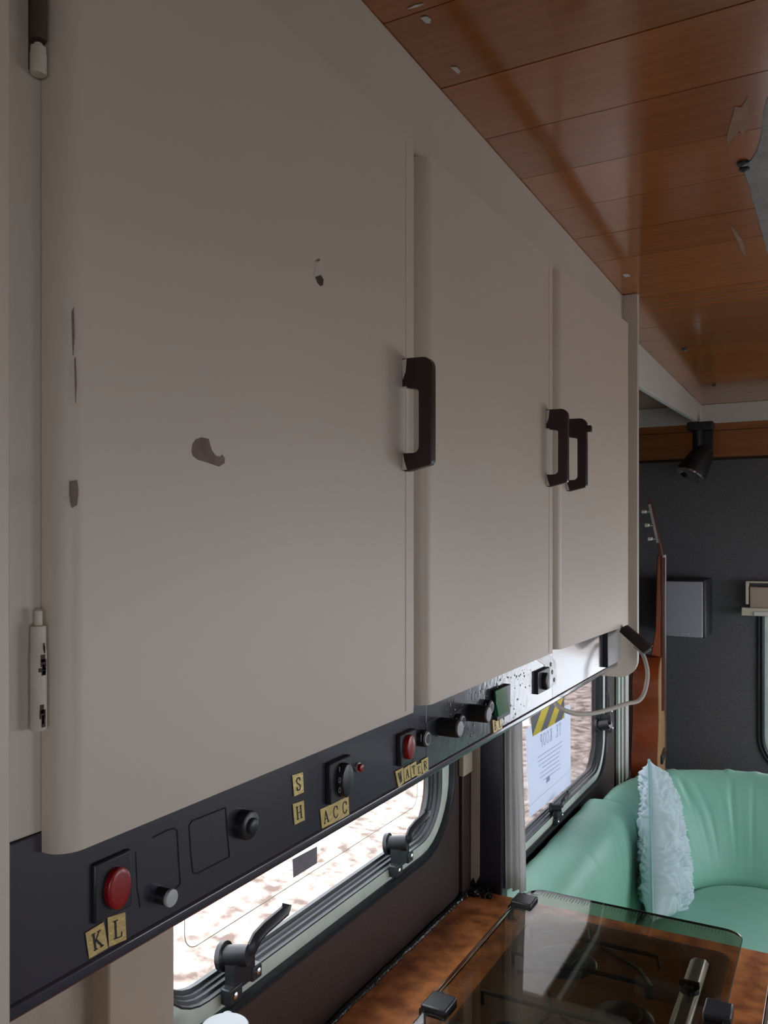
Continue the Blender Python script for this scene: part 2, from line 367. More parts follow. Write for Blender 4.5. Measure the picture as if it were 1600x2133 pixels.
def latch(root, loc, rot=0, s=1.0):
    T = Matrix.Translation(loc) @ Matrix.Rotation(R(rot), 4, 'X') @ Matrix.Scale(s, 4)
    t = lambda p: T @ Vector(p)
    l = MB(); l.tube([t((-.019, -.006, .006)), t((-.012, -.005, .007)), t((-.0115, -.005, .007)), t((.020, .004, .012))], [.020*s, .020*s, .015*s, .014*s], 16)
    l.box((-.002, -.020, -.030), (.014, .026, .004), T)
    L = l.build('latch', M['black'], root, smooth=True)
    e = MB(); e.tube([t((.010, .004, .010)), t((.020, .010, .018)), t((.022, .020, .031)), t((.022, .040, .036)), t((.022, .088, .041)), t((.022, .092, .049))], .0065*s, 8, sc=(.6, 1.3))
    e.build('lever', M['black'], L, smooth=True)
    f = MB(); f.box((0, -.032, -.044), (.016, -.004, -.022), T); f.box((0, .018, -.034), (.016, .040, -.014), T)
    f.build('foot', M['rubber'], L, bevel=.002)
    for q in ((.017, -.020, -.033), (.017, .031, -.023)):
        MB().lathe(t(q), [(.0048*s, -.002), (.0048*s, .0005), (.002*s, .002)], axis='X', n=10).build('screw', M['chrome'], L, smooth=True)
latch(w1, (XW+.004, .912, 1.062), s=1.0); latch(w1, (XW+.004, 1.392, 1.062), s=1.0)
latch(w2, (XW+.006, 2.40, .842), s=.8); latch(w2, (XW+.006, 2.985, .985), rot=90, s=1.25)
# rear window: inner white fly-screen bar seen at the edge of the frame
MB().box((-.207, YE-.006, .86), (-.197, YE+.004, 1.36)).build('screen_rail', M['white'], w3, bevel=.001)
# frayed carpet edge round the rear window
m = MB()
for i in range(150):
    z = random.uniform(.70, 1.33); x = -.283 + random.uniform(-.002, .003); a = random.uniform(-1, 1)
    if z < .78: x += (.78-z)*.35
    m.tube([(x-.006, YE-.002, z), (x+random.uniform(.004, .008), YE-.005, z+a*.004)], .0009, 4)
tag(m.build('carpet_fringe', M['grey'], rw), kind='stuff')

# ---------------------------------------------------------------- ground outside
g = MB(); nx, ny = 60, 70; X0, X1, Y0, Y1 = -22, 12, -6, 34
V = []
for i in range(nx+1):
    row = []
    for j in range(ny+1):
        x = X0 + (X1-X0)*i/nx; yy = Y0 + (Y1-Y0)*j/ny
        bank = max(0, -x-3.6); z = -.62 + min(bank*.55, 3.4) + max(0, yy-10)*.12
        z += .16*noise.noise(Vector((x*.9, yy*.9, 0))) + .07*noise.noise(Vector((x*3, yy*3, 2)))
        if -1.5 < x < 2.2 and YB-.5 < yy < YE+.5: z = min(z, -.5)
        row.append(g.bm.verts.new((x, yy, z)))
    V.append(row)
for i in range(nx):
    for j in range(ny): g.bm.faces.new((V[i][j], V[i+1][j], V[i+1][j+1], V[i][j+1]))
struct(g.build('ground', M['soil'], smooth=True, angle=180))

m = MB();  # pale ground sheet added to brighten the rear window and the panel reflection
for i in range(12):
    for j in range(12):
        x = -.9+9*i/12; yy = 4.6+14*j/12; m.poly([(x, yy, -.40+.02*j), (x+.75, yy, -.40+.02*j), (x+.75, yy+14/12, -.38+.02*j), (x, yy+14/12, -.38+.02*j)])
bmesh.ops.remove_doubles(m.bm, verts=m.bm.verts, dist=1e-4)
struct(m.build('ground_reflector', mat('pale_reflector', (.66, .67, .70), .9, bump=.5, bscale=40, var=.3, vscale=30)))

# ================================================================ CUPBOARD WITH THREE DOORS
cab = base('wall_cupboard', (-.6, 1.2, EYE-.192))
tag(cab, 'long cream painted overhead cupboard with three doors under the plank ceiling', 'cupboard')
ZFB = EYE-.192
MB().box((XF-.016, .336, ZFB), (XF, 2.044, ZC)).build('face_frame', M['cream2'], cab, bevel=.0015)
MB().box((XW, .336, ZFB), (XF-.016, 2.044, ZFB+.015)).build('bottom_board', M['cream2'], cab)
# far end panel, hanging lower, with a rounded lower corner
zb_ = EYE-.340; r_ = .045; pr = [(XW, ZC), (XW, zb_)]
for k in range(9):
    a = R(-90 + 90*k/8); pr.append((-.4195-r_+r_*math.cos(a), zb_+r_+r_*math.sin(a)))
pr.append((-.4195, ZC))
MB().prism([(x, 2.045, z) for x, z in pr], (0, .017, 0)).build('end_panel', M['cream2'], cab, bevel=.0015)
def door(y0, y1, zb0, zb1, zt0, zt1):
    r = .017; prof = [(XF+.0008, y0), ]
    for k in range(7):
        a = R(180 - 90*k/6); prof.append((XD-r*.9 + r*.9*math.sin(R(90*k/6)), y0 + r*(1-math.cos(R(90*k/6)))))
    prof += [(XD, y1-.003), (XD-.003, y1), (XF+.0008, y1)]
    m = MB(); f = lambda yy, a, b: a + (b-a)*(yy-y0)/(y1-y0)
    lo = [(x, yy, f(yy, zb0, zb1)) for x, yy in prof]; hi = [(x, yy, f(yy, zt0, zt1)) for x, yy in prof]
    m.loft([lo, hi], cap=True)
    return m.build('door', M['cream'], cab, smooth=True, angle=30)
E = EYE
d1 = door(.368, .872, E-.2049, E-.2049, E+.458, E+.4635)
d2 = door(.906, 1.413, E-.2045, E-.2017, E+.4635, E+.4815)
d3 = door(1.452, 2.012, E-.2012, E-.209, E+.4815, E+.508)
for d, ye, z0, z1 in ((d1, .872, E-.2, E+.455), (d2, 1.413, E-.198, E+.472)):
    MB().box((XD-.0002, ye-.0235, z0), (XD+.0006, ye-.0035, z1)).build('edge_strip', M['cream'], d)
# handles: C-shaped brown bars
def handle(d, yc, zc, H=.129, nub=False):
    x0 = XD; P = 0.037
    def arc(cx, cz, r, a0, a1, n=5): return [(cx+r*math.cos(R(a0+(a1-a0)*k/n)), cz+r*math.sin(R(a0+(a1-a0)*k/n))) for k in range(n+1)]
    h = H/2
    pts = [(0, h)] + arc(P-.012, h-.0125, .012, 90, 0) + arc(P-.006, -h+.010, .006, 0, -70) + [(.004, -h-.002), (0, -h)]
    pts += [(0, -h+.019)] + arc(.0135, -h+.026, .007, -90, 0)[0:] + arc(.0165, h-.040, .004, 0, 90) + [(0, h-.033)]
    m = MB(); m.prism([(x0+x, yc-.006, zc+z) for x, z in pts], (0, .012, 0))
    hd = m.build('handle', M['handle'], d, bevel=.0012)
    s = MB()
    s.prism([(x0+.0003, yc-.0066, zc+h-.002), (x0+.006, yc-.0066, zc+h-.001), (x0+.0045, yc-.0066, zc+h-.016), (x0+.001, yc-.0066, zc+h-.024)], (0, .0008, 0))
    s.prism([(x0+.0003, yc-.0066, zc-h), (x0+.0065, yc-.0066, zc-h), (x0+.003, yc-.0066, zc-h+.010), (x0+.001, yc-.0066, zc-h+.019)], (0, .0008, 0))
    s.box((x0, yc-.0075, zc+h-.0345), (x0+.006, yc+.0075, zc+h-.0325))
    tag(s.build('paint_residue', M['white'], d), kind='stuff')
    if nub: MB().box((x0+P-.001, yc-.005, zc+h-.026), (x0+P+.008, yc+.005, zc+h-.014)).build('catch_button', M['handle'], d, bevel=.001)
handle(d1, .846, E+.1400, .127)
handle(d2, 1.380, E+.1525, .130)
handle(d3, 1.500, E+.1510, .131, nub=True)
# hinges on the first door
def hinge(z0, z1, mt):
    x, yv = XF+.0065, .361
    m = MB(); m.lathe((x, yv, z0), [(.0045, 0), (.0052, .001), (.0052, (z1-z0)*.66), (.0048, (z1-z0)*.67), (.0048, (z1-z0)*.86), (.0026, (z1-z0)*.87), (.0026, (z1-z0)*.985), (.0012, z1-z0)], n=16)
    hg = m.build('hinge', M[mt], d1, smooth=True)
    return x, yv
hx, hy = hinge(E-.1235, E-.046, 'hingec'); hinge(E+.318, E+.40, 'chipd'); hinge(E+.296, E+.316, 'hingec')
m = MB()
for (z, w, h) in ((-.0765, .0022, .012), (-.086, .0015, .006), (-.115, .0018, .014)):
    for k in range(5):
        a = random.uniform(-.6, .6); zz = E+z+random.uniform(-h/2, h/2)
        m.box((hx+.0046, hy-.0022+random.uniform(-.0015, .0025), zz), (hx+.0053, hy+random.uniform(.0, .002), zz+h*.4))
m.build('worn_patch', M['chipd'], d1)
MB().box((XF-.0005, .3585, E+.300), (XF+.0008, .3675, E+.47)).build('dark_gap', M['chipd'], cab)
# bare patches where paint has come off the first door
def chip(pix, mt, name='paint_chip', d=d1, t=.0004):
    m = MB(); m.prism([onX(u, v, XD) for u, v in pix], (t, 0, 0)); m.build(name, M[mt], d)
chip([(399,941),(401,925),(408,915),(420,911),(434,914),(437,925),(441,938),(449,949),(458,951),(463,947),(468,955),(467,965),(456,972),(447,969),(430,963),(412,958),(402,950)], 'wearb')
chip([(655,543),(662,538),(666,541),(665,552),(673,572),(672,590),(667,596),(660,588),(652,574),(656,560)], 'cream2')
chip([(656,577),(667,573),(673,582),(672,594),(667,596),(660,588)], 'chipd', t=.0007)
chip([(656,543),(664,538),(666,543),(659,546)], 'wearb', t=.0007)
chip([(146,1003),(160,1000),(163,1022),(160,1052),(150,1058),(146,1030)], 'wearb')
chip([(150,650),(153,640),(155,700),(152,740),(151,700)], 'wearb', 'scratch')
chip([(155,745),(157,744),(159,800),(157,840),(156,800)], 'wearb', 'scratch')

# ================================================================ CONTROL PANEL
ZP0 = EYE-.3035; cp = base('control_panel', (XF, 1.15, ZP0))
tag(cp, 'black painted switch panel with brass letter tiles under the cupboard', 'control panel')
YP1 = 1.978; XP = XF+.001
def panel_seg(y0, y1, mt, name='face_plate'):
    return MB().box((XP-.012, y0, ZP0+.004), (XP, y1, ZFB-.0005)).build(name, M[mt], cp, bevel=.0006)
panel_seg(.336, .945, 'panelb'); panel_seg(.9452, 1.475, 'bubble'); panel_seg(1.4752, YP1, 'panelb')
m = MB(); m.prism([(XP-.012, .336, ZP0), (XP+.0006, .336, ZP0), (XP+.0022, .336, ZP0+.002), (XP+.0020, .336, ZP0+.009), (XP, .336, ZP0+.011), (XP-.012, .336, ZP0+.011)], (0, YP1-.336, 0))
m.build('bottom_lip', M['panelb'], cp, bevel=.0008)
def pp(u, v, dx=0): return onX(u, v, XP+dx)
def pbox(name, u0, u1, v0, v1, d, mt, x0=0, parent=cp, bevel=.0012):
    """rectangular fitting on the panel: u range and v range at its centre column"""
    uc = (u0+u1)/2; a = pp(u0, 0, x0); b = pp(u1, 0, x0); c0 = pp(uc, v0, x0); c1 = pp(uc, v1, x0)
    return MB().box((XP+x0-.0005, a.y, c1.z), (XP+x0+d, b.y, c0.z)).build(name, M[mt], parent, bevel=bevel)
def disc(name, u, v, r, d, mt, x0=0, parent=cp, ry=1.0, rz=1.0, dome=.3):
    c = pp(u, v, 0); n = 28; loops = []
    for rr_, hh in ((1, 0), (1, d*(1-dome)), (.93, d*(1-dome*.35)), (.75, d)):
        loops.append([(XP+x0+hh, c.y+math.cos(2*math.pi*k/n)*r*rr_*ry, c.z+math.sin(2*math.pi*k/n)*r*rr_*rz) for k in range(n)])
    return MB().loft(loops, cap=True).build(name, M[mt], parent, smooth=True)
# glyph strokes on a unit cell: (x,y) in 0..1, stroke width
S_ = .09; T_ = .2
GL = {
 'K': [([(.25,0),(.25,1)],T_),([(.25,.42),(.8,1)],S_),([(.4,.58),(.85,0)],T_),([(.1,0),(.42,0)],S_),([(.1,1),(.42,1)],S_),([(.62,1),(.92,1)],S_),([(.68,0),(1,0)],S_)],
 'L': [([(.32,0),(.32,1)],T_),([(.12,1),(.55,1)],S_),([(.12,0),(.88,0)],S_),([(.88,0),(.9,.25)],S_)],
 'H': [([(.2,0),(.2,1)],T_),([(.8,0),(.8,1)],T_),([(.2,.5),(.8,.5)],S_),([(.04,0),(.38,0)],S_),([(.04,1),(.38,1)],S_),([(.62,0),(.96,0)],S_),([(.62,1),(.96,1)],S_)],
 'A': [([(.15,0),(.5,1)],S_),([(.5,1),(.82,0)],T_),([(.27,.33),(.7,.33)],S_),([(.02,0),(.3,0)],S_),([(.64,0),(.98,0)],S_)],
 'C': [([(.85,.8),(.7,.97),(.5,1),(.3,.9),(.18,.7),(.16,.5),(.18,.3),(.3,.1),(.5,0),(.72,.05),(.88,.22)],.13),([(.86,.68),(.86,.98)],S_)],
 'S': [([(.8,.78),(.68,.95),(.5,1),(.3,.93),(.22,.77),(.3,.6),(.68,.42),(.8,.25),(.7,.06),(.5,0),(.3,.06),(.18,.22)],.14),([(.81,.72),(.81,.98)],S_),([(.18,.02),(.18,.3)],S_)],
 'W': [([(.12,1),(.32,0)],T_),([(.32,0),(.5,.95)],S_),([(.5,.95),(.7,0)],T_),([(.7,0),(.9,1)],S_),([(0,1),(.28,1)],S_),([(.78,1),(1,1)],S_)],
 'T': [([(.5,0),(.5,1)],T_),([(.12,1),(.88,1)],S_),([(.12,1),(.12,.78)],S_),([(.88,1),(.88,.78)],S_),([(.34,0),(.66,0)],S_)],
 'E': [([(.28,0),(.28,1)],T_),([(.12,1),(.82,1)],S_),([(.28,.52),(.65,.52)],S_),([(.12,0),(.85,0)],S_),([(.82,1),(.82,.78)],S_),([(.85,0),(.85,.22)],S_)],
 'R': [([(.25,0),(.25,1)],T_),([(.25,1),(.6,1),(.78,.88),(.78,.65),(.6,.52),(.25,.5)],.13),([(.5,.52),(.85,0)],T_),([(.1,0),(.42,0)],S_)],
 'B': [([(.25,0),(.25,1)],T_),([(.1,1),(.58,1),(.75,.88),(.75,.65),(.58,.53),(.25,.53)],.12),([(.58,.53),(.82,.42),(.84,.15),(.65,0),(.1,0)],.12)],
 'O': [([(.5,1),(.25,.9),(.12,.6),(.12,.4),(.25,.1),(.5,0),(.75,.1),(.88,.4),(.88,.6),(.75,.9),(.5,1)],.12)],
 'P': [([(.25,0),(.25,1)],T_),([(.25,1),(.6,1),(.78,.88),(.78,.62),(.6,.48),(.25,.47)],.13)],
 'I': [([(.5,0),(.5,1)],T_)],
}
def glyph(m, ch, org, ex, ez, nrm, t=.0003):
    """stroke letter: org lower-left, ex width vector, ez height vector"""
    for pl, w in GL[ch]:
        for i in range(len(pl)-1):
            a = org + ex*pl[i][0] + ez*pl[i][1]; b = org + ex*pl[i+1][0] + ez*pl[i+1][1]
            d = (b-a); L = d.length
            if L < 1e-7: continue
            d /= L; s = nrm.cross(d).normalized() * (w*ez.length*.5*.62); e = d*(w*ez.length*.12)
            m.prism([a-e-s, b+e-s, b+e+s, a-e+s], nrm*t)
def tile(letters, pix, name='letter_tile', lab=None, curl=.0006):
    """brass sticker: four picture corners (tl,tr,br,bl) on the panel"""
    tl, tr, br, bl = [pp(u, v, .0005) for u, v in pix]
    m = MB(); m.prism([bl, br, tr, tl], (curl, 0, 0)); o = m.build(name, M['brass'], cp)
    if lab: o['label'] = lab
    n = Vector((1, 0, 0)); g = MB(); k = len(letters)
    for i, ch in enumerate(letters):
        f0, f1 = (i+.22)/k, (i+.80)/k
        P = lambda a, b: (bl*(1-a)+br*a)*(1-b) + (tl*(1-a)+tr*a)*b
        o0 = P(f0, .2); ex = P(f1, .2)-o0; ez = P(f0, .8)-o0
        glyph(g, ch, o0 + n*(curl+.0001), ex, ez, n)
    g.build('letter', M['ink'], o)
tile('K', [(177,1943),(215,1920),(224,1974),(185,1997)], lab='brass tile with a black letter K')
tile('L', [(223,1911),(260,1900),(262,1957),(226,1972)], lab='brass tile with a black letter L')
tile('S', [(608,1615),(630,1608),(632,1650),(612,1659)], lab='brass tile with a black letter S')
tile('H', [(609,1675),(632,1667),(634,1708),(613,1718)], lab='brass tile with a black letter H')
tile('ACC', [(666,1686),(725,1658),(727,1697),(670,1726)], lab='brass strip with the letters ACC')
wx = [(822,1607,838,1598,840,1630,829,1641),(839,1601,852,1592,854,1622,842,1629),(853,1593,865,1585,867,1614,856,1621),(865,1594,876,1588,877,1613,867,1617),(876,1584,890,1576,891,1604,879,1611)]
for ch, q in zip('WATER', wx): tile(ch, [(q[0],q[1]),(q[2],q[3]),(q[4],q[5]),(q[6],q[7])], lab='brass tile with a black letter '+ch, curl=.0012)
tile('B', [(1024,1500),(1034,1496),(1034,1522),(1026,1527)], lab='brass tile with a black letter B', curl=.002)
tile('L', [(1034,1497),(1044,1493),(1045,1517),(1036,1522)], lab='brass tile with a black letter L beside B', curl=.0012)
# first red switch
hs = pbox('switch_housing', 190, 268, 1783, 1905, .0035, 'black', bevel=.0015); hs['label'] = 'black housing of the large red switch'
disc('lens', 234, 1846, .0165, .005, 'red', .0035, hs, ry=.66, rz=.88, dome=.2)
# white push button
pb = disc('push_button', 333, 1864, .0065, .010, 'black'); disc('button_cap', 333, 1864, .0066, .003, 'whitep', .010, pb)
# scribed outlines of old cut-outs
def outline(pix, r=.0006):
    pts = [pp(u, v, .0002) for u, v in pix]
    MB().tube(pts, r, 5).build('scribed_outline', M['ink'], cp)
outline([(318,1745),(345,1731),(362,1725),(369,1730),(372,1780),(376,1840),(366,1851),(350,1857)])
outline([(400,1710),(470,1682),(474,1740),(478,1785),(410,1820),(402,1818),(398,1780),(394,1720),(400,1710)])
outline([(283,1775),(286,1850),(292,1890)], .0004)
# black socket knob
kn = disc('socket_knob', 505, 1716, .0125, .010, 'black'); disc('socket_insert', 505, 1716, .0068, .004, 'rubber', .0095, kn, dome=.6)
# black ACC rocker
hs = pbox('switch_housing', 678, 722, 1580, 1665, .006, 'black', bevel=.0015)
rk = disc('rocker', 703, 1622, .0185, .008, 'black', .006, hs, ry=.62, rz=.95); 
g = MB(); c = pp(708, 1626, .0145)
for ch, dz in (('I', .009), ('O', -.002), ('O', -.012)): glyph(g, ch, c+Vector((0, -.003, dz)), Vector((0, .005, 0)), Vector((0, 0, .005)), Vector((1, 0, 0)), .0002)
g.build('rocker_marks', M['grey'], hs)
# red pilot lamp
pl_ = disc('pilot_lamp_ring', 745, 1598, .0055, .002, 'silver'); disc('pilot_lamp', 745, 1598, .0042, .004, 'red', .002, pl_)
# scratch
m = MB(); m.prism([pp(738,1704), pp(747,1686), pp(748,1688), pp(743,1705)], (.0003, 0, 0)); m.build('scratch', M['silver'], cp)
# red WATER switch
hs = pbox('switch_housing', 826, 858, 1523, 1588, .006, 'black', bevel=.0015)
disc('lens', 840, 1554, .0165, .006, 'red', .006, hs, ry=.62, rz=.88)
# fuse holders
def fuse(u, v):
    f = disc('fuse_holder', u, v, .0105, .009, 'black', dome=.1); c = disc('fuse_ring', u, v, .0082, .0012, 'grey', .009, f)
    disc('fuse_well', u, v, .0058, .0006, 'black', .0102, f, dome=.2)
    g = MB(); cc = pp(u, v, .0112); glyph(g, 'I', cc+Vector((0, -.0025, -.004)), Vector((0, .005, 0)), Vector((0, 0, .008)), Vector((1, 0, 0)), .0002); g.build('fuse_slot', M['grey'], f)
fuse(877, 1537); fuse(951, 1502); fuse(1012, 1472)
def capknob(u, v):
    f = disc('fuse_cap', u, v, .0120, .028, 'ink', dome=.05); disc('cap_disc', u, v, .0098, .0012, 'grey', .028, f)
capknob(917, 1513); capknob(979, 1484)
for q in ([(893,1508),(905,1498),(918,1492),(930,1494),(941,1499),(946,1508),(944,1526),(932,1533),(922,1537),(912,1532),(900,1527),(893,1522)],
          [(946,1492),(962,1478),(976,1469),(984,1468),(990,1472),(1001,1474),(1004,1486),(1000,1499),(985,1502),(972,1503),(966,1500),(955,1500)]):
    MB().prism([pp(u-6, v, .0001) for u, v in q], (.0005, 0, 0)).build('scraped_patch', M['tapeb'], cp)
# green rocker
hs = pbox('switch_housing', 1028, 1056, 1430, 1494, .006, 'black', bevel=.001)
a = pp(1030, 0, .006); b = pp(1053, 0, .006); c0 = pp(1041, 1434, .006); c1 = pp(1041, 1488, .006)
m = MB(); m.prism([(XP+.006, a.y, c1.z), (XP+.013, a.y, c1.z+.001), (XP+.010, a.y, (c0.z+c1.z)/2), (XP+.0075, a.y, c0.z), (XP+.006, a.y, c0.z)], (0, b.y-a.y, 0))
m.build('rocker', M['green'], hs, bevel=.0006)
# far black rocker with bare patch and three holes
m = MB(); q = [(1116,1373),(1145,1362),(1157,1378),(1160,1405),(1158,1424),(1142,1436),(1137,1424),(1141,1400),(1132,1384)]
m.prism([pp(u, v) for u, v in q], (.0005, 0, 0)); m.build('bare_metal_patch', M['silver'], cp)
hs = pbox('switch_housing', 1114, 1139, 1394, 1440, .006, 'black', bevel=.001); disc('rocker', 1126, 1418, .015, .008, 'black', .006, hs, ry=.7, rz=1)
for u, v in ((1147,1384),(1150,1400),(1154,1416)): disc('round_hole', u, v, .004, .001, 'black', .0005)
# paint blisters
random.seed(3)
m = MB()
for i in range(110):
    u = random.uniform(930, 1110); vt = 1482-.42*(u-862)+8; vb = 2136-.5835*u-16
    v = random.uniform(vt, vb) if random.random() < .6 else vt + abs(random.gauss(0, 8)); c = pp(u, v); s = random.uniform(.0006, .0022)
    m.lathe(c, [(s, -.0001), (s*.8, s*.35), (s*.2, s*.5)], axis='X', n=6)
tag(m.build('paint_blister', M['bubble'], cp), kind='stuff')
pbox('end_block', 1257, 1283, 1309, 1383, .010, 'black', bevel=.0015)
# brown catch arm at the far end, cable loop
ar = base('catch_arm', onY(1300, 1312, 1.945)); tag(ar, 'dark brown plastic catch arm jutting below the far cupboard door', 'catch')
m = MB(); m.prism([onY(u, v, 1.935) for u, v in ((1290,1316),(1294,1308),(1303,1303),(1357,1347),(1341,1362))], (0, .022, 0)); m.build('arm', M['handle'], ar, bevel=.001)
m = MB(); m.cyl(onY(1341, 1361, 1.932), onY(1357, 1352, 1.932), .0022, 10); m.build('pin', M['chrome'], ar, smooth=True)
cpts = [(1150,1455,1.62),(1163,1471,1.62),(1180,1481,1.64),(1205,1487,1.70),(1240,1485,1.78),(1275,1476,1.85),(1305,1466,1.90),(1328,1461,1.93),(1340,1448,1.95),(1347,1425,1.97),(1349,1400,1.98),(1343,1372,1.985),(1333,1354,1.985),(1322,1346,1.98)]
P3 = [onY(u, v, yv) for u, v, yv in cpts]
sm = []
for i in range(len(P3)-1):
    p0, p1, p2, p3 = P3[max(i-1,0)], P3[i], P3[i+1], P3[min(i+2, len(P3)-1)]
    for k in range(4):
        t = k/4; sm.append(.5*((2*p1)+(p2-p0)*t+(2*p0-5*p1+4*p2-p3)*t*t+(3*p1-p0-3*p2+p3)*t**3))
sm.append(P3[-1])
cb = MB().tube(sm, .0048, 10).build('cable', M['cable'], smooth=True); tag(cb, 'pale grey cable looping below the far end of the switch panel', 'cable')

# ================================================================ WORKTOP, HOB
wt = base('worktop', (-.42, 1.0, 0)); tag(wt, 'burl brown laminate worktop below the side window', 'worktop')
MB().box((XW+.001, .336, ZT-.035), (-.105, 1.757, ZT)).build('top', M['burl'], wt, bevel=.002)
MB().box((-.104, .336, ZT-.036), (-.098, 1.757, ZT+.001)).build('edge_trim', M['steel'], wt, bevel=.001)
MB().box((XW+.002, .336, 0), (-.13, 1.74, ZT-.036)).build('base_cabinet', M['cream2'], wt, bevel=.003)
m = MB(); pts = []; rad = []
for i in range(60):
    yv = .35 + (1.75-.35)*i/59; pts.append((XW+.008+.003*noise.noise(Vector((yv*30, 0, 0))), yv, ZT+.003)); rad.append(.005+.0025*noise.noise(Vector((yv*22, 3, 0))) + (.004 if yv > 1.68 else 0))
m.tube(pts, rad, 8)
for i in range(26): 
    c = Vector((XW+.02+abs(random.gauss(0, .022)), 1.742+random.uniform(-.03, .012), ZT+.002)); m.tube([c, c+Vector((random.uniform(-.012,.012), random.uniform(-.008,.008), random.uniform(.002,.014)))], [.005, .002], 6)
so = m.build('sealant_bead', M['sealant'], smooth=True); tag(so, 'lumpy black sealant bead along the back of the worktop', 'sealant')

hob = base('gas_hob', (-.37, 1.38, ZT)); tag(hob, 'gas hob under a smoked glass lid set in the brown worktop', 'hob')
LX0, LX1, LY0, LY1 = -.578, -.155, 1.02, 1.725; LZ = .889
def rrz(x0, x1, y0, y1, r, z, n=8):
    return [(p[1], p[2], z) for p in rr(x0, x1, y0, y1, r, 0, n)]
tr = MB(); tr.loft([rrz(LX0+.02, LX1-.02, LY0, LY1-.02, .03, ZT+.0005), rrz(LX0+.02, LX1-.02, LY0, LY1-.02, .03, ZT+.006), rrz(LX0+.03, LX1-.03, LY0+.01, LY1-.03, .03, ZT+.008), rrz(LX0+.05, LX1-.05, LY0+.03, LY1-.05, .02, ZT+.003)], cap=True)
tr.build('tray', M['enamel'], hob, smooth=True)
lid = MB().loft([rrz(LX0, LX1, LY0, LY1, .035, LZ), rrz(LX0, LX1, LY0, LY1, .035, LZ+.005)], cap=True).build('glass_lid', M['lid'], hob)
ed = MB(); ed.loft([rrz(LX0-.0008, LX1+.0008, LY0-.0008, LY1+.0008, .0358, LZ), rrz(LX0-.0008, LX1+.0008, LY0-.0008, LY1+.0008, .0358, LZ+.005), rrz(LX0+.0006, LX1-.0006, LY0+.0006, LY1-.0006, .0344, LZ+.0054)])
ed.build('glass_edge', mat('glass_edge', (.05, .07, .065), .15, coat=.6), lid, smooth=True)
m = MB()
for i in range(60):
    x = LX0+.03+(LX1-LX0-.06)*i/59; m.box((x-.0004, LY1-.028-.004*(i % 2), LZ+.0051), (x+.0004, LY1-.010, LZ+.0054))
for i in range(70):
    for (xx, s) in ((LX0+.012, 1), (LX1-.030, -1)):
        yv = LY0+.03+(LY1-LY0-.06)*i/69; m.box((xx, yv-.0003, LZ+.0051), (xx+.014, yv+.0003, LZ+.0054))
tag(m.build('printed_lines', M['ink'], lid), kind='stuff')
def hclip(x, yv, front=False):
    m = MB(); w = .024
    if not front: m.box((x-.016, yv-w, LZ-.006), (x+.028, yv+w, LZ+.012))
    else: m.box((x-.030, yv-w, LZ-.008), (x+.012, yv+w, LZ+.013))
    h = m.build('hinge' if not front else 'lid_catch', M['black'], hob, bevel=.003, seg=3)
    if not front:
        MB().tube([(x-.015, yv, LZ-.002), (x-.024, yv, LZ-.012), (x-.024, yv, ZT+.001)], .006, 10).build('hinge_arm', M['black'], h, smooth=True)
        MB().lathe((x-.004, yv+w+.001, LZ+.003), [(.008, -.004), (.008, .004)], axis='Y', n=14).build('hinge_barrel', M['rubber'], h, smooth=True)
hclip(-.574, 1.652); hclip(-.570, 1.222); hclip(-.156, 1.415, True)
MB().cyl((-.590, 1.222, LZ-.004), (-.590, 1.652, LZ-.004), .0028, 10).build('hinge_rod', M['chrome'], hob, smooth=True)
# burners and pan supports
for (x, yv, r_) in ((-.45, 1.53, .042), (-.45, 1.25, .034), (-.31, 1.40, .03)):
    b = MB().lathe((x, yv, ZT+.003), [(r_+.02, 0), (r_+.016, .003), (r_, .005), (r_, .012), (r_*.8, .015), (r_*.3, .016)]).build('burner', M['black'], hob, smooth=True)
def support(yc, x0=-.53, x1=-.29):
    m = MB(); z = ZT+.026
    for s in (-1, 1):
        yv = yc+s*.055; m.tube([(x0, yv, ZT+.004), (x0, yv, z), (x0+.02, yv, z), (x1-.02, yv+.004, z), (x1, yv+.004, z-.002), (x1+.004, yv+.004, ZT+.004)], .0042, 8)
    m.tube([(x0+.03, yc-.11, z-.004), (x0+.10, yc-.05, z-.004), (x0+.12, yc+.05, z-.004), (x0+.10, yc+.11, z-.004)], .0038, 8)
    m.tube([(x0+.14, yc+.05, z-.003), (x1-.02, yc, z-.003), (x1+.01, yc-.05, z-.003), (x1+.01, yc-.05, ZT+.004)], .0042, 8)
    m.build('pan_support', M['black'], hob, smooth=True)
support(1.53); support(1.27)
st = MB(); st.prism([(-.242, 1.05, ZT+.004), (-.232, 1.05, ZT+.012), (-.214, 1.05, ZT+.012), (-.207, 1.05, ZT+.004)], (0, .60, 0)); st.build('control_strip', M['steel'], hob, bevel=.002)
for yv in (1.52, 1.36, 1.20):
    k = MB(); k.lathe((-.224, yv, ZT+.0115), [(.017, 0), (.016, .008), (.009, .009), (.008, .013)], n=18); k.box((-.241, yv-.0035, ZT+.019), (-.207, yv+.0035, ZT+.030)); k.build('control_knob', M['black'], hob, bevel=.001)

# tub with white lid at the bottom edge
c = onZ(468, 2136, EYE-.6); tub = base('plastic_tub', (c.x, c.y, ZT)); tag(tub, 'white plastic tub with round tabbed lid in front of the side window', 'tub')
MB().lathe((c.x, c.y, ZT), [(.024, 0), (.026, .004), (.027, .18), (.0265, .188)]).build('body', M['whitep'], tub, smooth=True)
m = MB(); m.lathe((c.x, c.y, EYE-.6-.010), [(.029, 0), (.0298, .002), (.0298, .008), (.028, .010), (.024, .0095), (.005, .0098)], n=36)
tb = Vector((c.x-.017, c.y+.026, EYE-.6-.004)); m.lathe(tb, [(.006, -.003), (.006, .001), (.004, .002)], n=14); m.build('lid', M['whitep'], tub, smooth=True)

